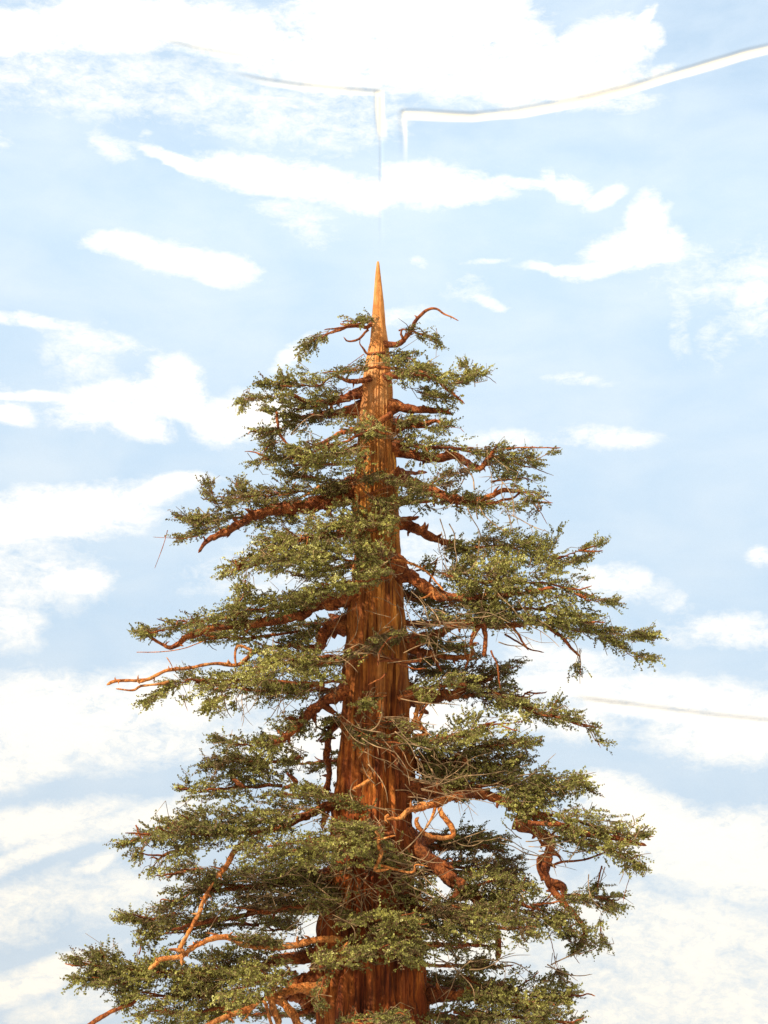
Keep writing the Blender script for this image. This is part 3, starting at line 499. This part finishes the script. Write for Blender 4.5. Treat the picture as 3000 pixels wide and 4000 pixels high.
# ------------------------------------------------------------------ printed sky backdrop (curved wall)
CYY, RAD = -4.0, 11.0
xs = np.concatenate([np.arange(-7.5, -3.7, .08), np.arange(-3.7, 3.7, .0135), np.arange(3.7, 7.6, .08)])
zs_ = np.concatenate([np.arange(-1.6, -.2, .08), np.arange(-.2, 5.6, .016), np.arange(5.6, 9.0, .009), np.arange(9.0, 12.0, .08)])
A = xs[None]/RAD; Zb = zs_[:, None]
Px = RAD*np.sin(A)+0*Zb; Py = CYY+RAD*np.cos(A)+0*Zb; Pz = Zb+0*A
Pb = np.stack([Px, Py, Pz], -1); Nb = np.stack([-np.sin(A)+0*Zb, -np.cos(A)+0*Zb, 0*Pz], -1)
U, Vv = proj(Pb)
clouds = [(150,70,240,42,0,1),(330,40,240,52,0,1),(520,75,150,62,20,1),(10,75,130,38,0,1),(640,120,110,50,30,1),
(860,100,235,105,0,1),(720,130,130,70,10,1),(1000,95,150,115,0,1),(860,20,230,80,0,1),(1120,170,100,60,0,1),
(1230,125,130,58,-28,1),(1330,90,75,50,-30,1),(1395,35,28,14,-55,.95),(1395,70,35,30,0,1),(1250,180,130,45,-10,1),(1290,215,120,25,-5,.55),(1420,148,40,14,-10,.8),
(250,180,420,80,8,.40),(600,245,280,75,6,.38),(80,150,170,60,0,.36),(780,250,160,60,0,.38),
(400,355,110,14,18,1),(560,380,115,36,10,1),(700,400,130,36,9,1),(785,422,60,36,0,1),(235,320,45,26,20,.45),(310,300,22,14,0,.4),(10,300,25,22,0,.35),
(930,400,100,42,0,1),(1000,420,80,24,0,1),(1100,405,150,12,0,.55),(1220,398,45,26,10,.9),(1310,418,46,18,-25,.9),(650,470,100,38,22,.38),
(300,530,90,27,10,.95),(400,555,120,30,10,1),(470,570,75,32,5,1),
(1405,480,38,62,15,1),(1385,535,90,38,-5,1),(1270,572,95,13,-6,1),(1340,560,110,22,-12,1),(1420,550,60,18,0,1),
(915,565,16,12,0,.5),(1040,572,60,6,0,.35),(1060,655,38,12,20,.5),(1010,630,50,30,0,.3),(1640,640,60,90,0,.5),(1540,590,120,60,0,.3),(1475,700,25,80,0,.3),(1560,740,50,60,0,.25),
(60,695,130,12,8,.6),(220,740,120,20,12,.48),(180,770,70,60,0,.35),
(255,872,135,42,-5,1),(370,815,48,38,0,1),(290,915,65,32,10,1),(400,860,40,40,0,1),(480,905,75,45,0,1),(560,890,90,45,0,.95),
(60,855,95,11,0,.95),(20,895,48,24,0,.95),(870,690,90,20,0,.4),(640,760,60,22,-35,.6),
(1250,828,75,15,3,.42),(1100,945,85,18,2,.5),(1300,950,95,22,3,.6),
(110,1110,230,52,-8,1),(330,1065,115,26,-12,1),(60,1240,140,70,0,.6),(20,1330,60,70,0,.6),(150,1255,65,26,0,.9),
(100,1560,280,90,0,1),(380,1510,150,62,0,.95),(60,1650,220,50,-15,.7),(300,1600,200,60,-8,.7),
(60,1790,200,40,-10,.95),(300,1770,150,30,-10,.8),(60,1850,130,20,-20,.85),(190,1870,65,15,-22,.85),(250,1930,150,60,-10,.6),
(60,1960,160,60,-20,.65),(60,2110,190,30,-20,.95),(140,2170,150,40,-10,.55),
(1645,1200,38,20,0,.8),(1330,1260,95,33,4,.7),(1570,1362,140,34,3,.62),(1450,1300,40,20,0,.4),
(1350,1500,320,42,5,.95),(1520,1530,230,60,8,1),(1250,1430,130,34,10,.75),(1600,1580,180,60,0,.9),(1200,1560,150,40,0,.6),
(1330,1700,75,30,5,1),(1400,1750,150,45,15,1),(1500,1810,230,60,14,1),(1620,1850,160,90,0,.95),(1450,1850,150,50,10,.8),
(1500,2040,330,110,10,.68),(1350,2150,300,100,0,.6),(1600,2180,200,100,0,.68),
(900,1560,160,90,0,.8),(700,1620,200,80,0,.7),(900,2000,350,150,0,.7),(620,1230,200,60,0,.35),(880,1180,120,60,0,.45),
(-200,900,160,90,-10,.9),(-350,400,200,60,0,.8),(1900,900,160,70,0,.9),(2000,400,200,60,0,.8),(-250,1700,200,90,-10,.9),(1950,1500,220,90,8,.9)]
sv = np.where((U > 823) & (U < 1200), 10*sstep(560, 420, Vv), 0)
Uw = U+80*(fbm(np.stack([Px*1.8, Pz*2.4, 0*Px], -1), 5)-.5); Vw = Vv+sv+50*(fbm(np.stack([Px*1.8+30, Pz*2.4, 0*Px], -1), 5)-.5)
D = np.zeros_like(U)
for cx_, cy_, rx, ry, an, st in clouds:
    a = math.radians(an); x = Uw-cx_; y = Vw-cy_
    q = np.hypot((x*math.cos(a)+y*math.sin(a))/rx, (-x*math.sin(a)+y*math.cos(a))/ry)
    D = np.maximum(D, st*sstep(1.75, .3, q))
# seams and creases of the print, as real folds in the wall, their light and shade also tinted in
disp = np.zeros_like(U); lip_light = np.zeros_like(U); crease_shade = np.zeros_like(U)
def groove(path, up, lo, depth, f0, f1, vert=False, cream=0., shade=0.):
    global disp, lip_light, crease_shade
    p = np.array(path, float)
    a, b = (Vv, U) if vert else (U, Vv)
    wob = 1.6*(fbm(np.stack([Px*6, Pz*6, 0*Px], -1), 2)-.5)
    s = b-np.interp(a, p[:, 0], p[:, 1])+wob
    fade = sstep(p[0, 0], p[0, 0]+f0, a)*sstep(p[-1, 0], p[-1, 0]-f1, a)
    wid = lo*(.8+.4*fbm(np.stack([a/130, 0*a, 0*a+depth*99], -1), 2))
    g = np.where(s < 0, np.clip(1+s/up, 0, 1), np.clip(1-s/wid, 0, 1))
    disp -= depth*fade*g
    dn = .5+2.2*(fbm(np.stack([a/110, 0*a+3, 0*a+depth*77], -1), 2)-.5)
    crease_shade = np.maximum(crease_shade, shade*fade*np.clip(dn, .25, .95)*sstep(-up-3, -up*.4, s)*sstep(up*.9, 0, s))
    lip_light = np.maximum(lip_light, cream*fade*sstep(-4, 2, s)*sstep(1.15, .7, s/wid))
groove([(866, 238), (930, 241), (1020, 246), (1120, 236), (1240, 215), (1360, 186), (1480, 148), (1600, 112), (1659, 98), (1900, 30)], 7, 19, .015, 8, 300, cream=1., shade=.24)
groove([(480, 152), (560, 170), (650, 183), (720, 190), (824, 197)], 6, 12, .016, 120, 4, cream=.4, shade=.34)
crease_shade = np.where((U < 826) & (Vv > 140) & (Vv < 215), np.minimum(crease_shade, .72), crease_shade)
groove([(330, 82), (420, 105), (560, 128)], 7, 16, .012, 60, 60, shade=.18)
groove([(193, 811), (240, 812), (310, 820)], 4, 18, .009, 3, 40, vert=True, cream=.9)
groove([(193, 822), (400, 823), (560, 823)], 3, 5, .008, 3, 200, vert=True, shade=.15)
groove([(235, 868), (300, 872), (380, 874)], 11, 8, .010, 6, 130, vert=True, cream=.6, shade=.10)
groove([(1230, 1505), (1400, 1528), (1550, 1547), (1659, 1558), (1900, 1580)], 6, 26, .022, 60, 200, cream=.12, shade=.18)
# sag and slow waves of the cloth
disp += .05*(fbm(np.stack([Px*.5, Pz*.35, 0*Px+7], -1), 2)-.5)
Pb = Pb+Nb*disp[..., None]
nx, nz = len(xs), len(zs_)
i = np.arange(nz-1)[:, None]*nx; j = np.arange(nx-1)[None]
Fb = np.stack([i+j, i+nx+j, i+nx+j+1, i+j+1], -1).reshape(-1, 4)
low = sstep(1300, 2200, Vv); top = sstep(500, 0, Vv)
mat_sky, nt, bs = new_mat('printed_sky')
aD = N(nt, 'ShaderNodeAttribute', attribute_name='cloud'); aT = N(nt, 'ShaderNodeAttribute', attribute_name='seam_light'); aW = N(nt, 'ShaderNodeAttribute', attribute_name='tint')
v1 = mapping(nt, (1, 1, 2.0))
n1 = noise(nt, 2.2, 12, v1, .74, .35); n5 = noise(nt, 7.5, 8, mapping(nt, (1, 1, 1.6)), .72, .5); n2 = noise(nt, .9, 7, v1, .55, .3)
def math_(op, a, b):
    m = N(nt, 'ShaderNodeMath', operation=op)
    for k_, s_ in enumerate((a, b)):
        if isinstance(s_, (int, float)): m.inputs[k_].default_value = s_
        else: nt.links.new(s_, m.inputs[k_])
    return m.outputs[0]
d = math_('ADD', aD.outputs['Fac'], math_('MULTIPLY', math_('MULTIPLY', math_('ADD', math_('MULTIPLY', math_('SUBTRACT', n1.outputs['Fac'], .5), 2.0), math_('MULTIPLY', math_('SUBTRACT', n5.outputs['Fac'], .5), 1.3)), 1.0), math_('ADD', aD.outputs['Fac'], .35)))
mr = N(nt, 'ShaderNodeMapRange', interpolation_type='LINEAR'); nt.links.new(d, mr.inputs[0])
mr.inputs[1].default_value = .14; mr.inputs[2].default_value = .94
blue = ramp(nt, [(0, (.285, .405, .57)), (.5, (.375, .505, .67)), (1, (.42, .52, .64))], aW.outputs['Fac'])
white = ramp(nt, [(0, (.72, .725, .685)), (.5, (.74, .755, .76)), (1, (.75, .75, .715))], aW.outputs['Fac'])
veil = ramp(nt, [(.35, (0, 0, 0)), (.8, (.55, .55, .55))], n2.outputs['Fac'])
b2 = mix(nt, blue.outputs[0], (.54, .62, .71), veil.outputs[0])
x = mix(nt, b2, white.outputs[0], mr.outputs[0])
x = mix(nt, x, (.74, .70, .60), aT.outputs['Fac'])  # warm light on the lower seam lip, mixed into the colour
aG = N(nt, 'ShaderNodeAttribute', attribute_name='crease_shade'); x = mix(nt, x, (.20, .175, .14), aG.outputs['Fac'])  # shade of the fold painted as a dark line along each crease
g = noise(nt, 220, 2, mapping(nt, (1, 1, 1)), .7)
gr = ramp(nt, [(.3, (.955, .955, .955)), (.7, (1.045, 1.045, 1.045))], g.outputs['Fac'])
x = mix(nt, x, gr.outputs[0], 1.0, 'MULTIPLY')
nt.links.new(x, bs.inputs['Base Color']); bs.inputs['Roughness'].default_value = .9; bs.inputs['Specular IOR Level'].default_value = .05
tint = .5-.5*top+.5*low
sky = mesh_from('sky', Pb.reshape(-1, 3), [Fb], mat_sky, None, attrs={'cloud': D.ravel(), 'seam_light': lip_light.ravel(), 'crease_shade': crease_shade.ravel(), 'tint': tint.ravel()})
sky['kind'] = 'structure'; sky['label'] = 'printed blue sky backdrop with white clouds and creased seams'; sky['category'] = 'sky'

# ------------------------------------------------------------------ light: one warm spotlight, soft room light
from mathutils import Vector
kd = bpy.data.lights.new('spotlight', 'SPOT'); ko = bpy.data.objects.new('spotlight', kd); col.objects.link(ko)
az, el, LD = math.radians(46), math.radians(38), 24.0
tgt = Vector((0, 1.5, 2.6))
ko.location = tgt+Vector((-math.sin(az)*math.cos(el), -math.cos(az)*math.cos(el), math.sin(el)))*LD
ko.rotation_euler = (tgt-ko.location).to_track_quat('-Z', 'Y').to_euler()
kd.energy = 38000; kd.color = (1, .92, .80); kd.spot_size = math.radians(60); kd.spot_blend = .4; kd.shadow_soft_size = .25
w = bpy.data.worlds.new('World'); scene.world = w; w.use_nodes = True
w.node_tree.nodes['Background'].inputs[0].default_value = (1, .95, .90, 1); w.node_tree.nodes['Background'].inputs[1].default_value = .76
scene.view_settings.view_transform = 'Standard'; scene.view_settings.look = 'None'; scene.view_settings.exposure = 0.0
scene.render.engine = 'CYCLES'
print('branches', NB, 'objects', len(bpy.data.objects))
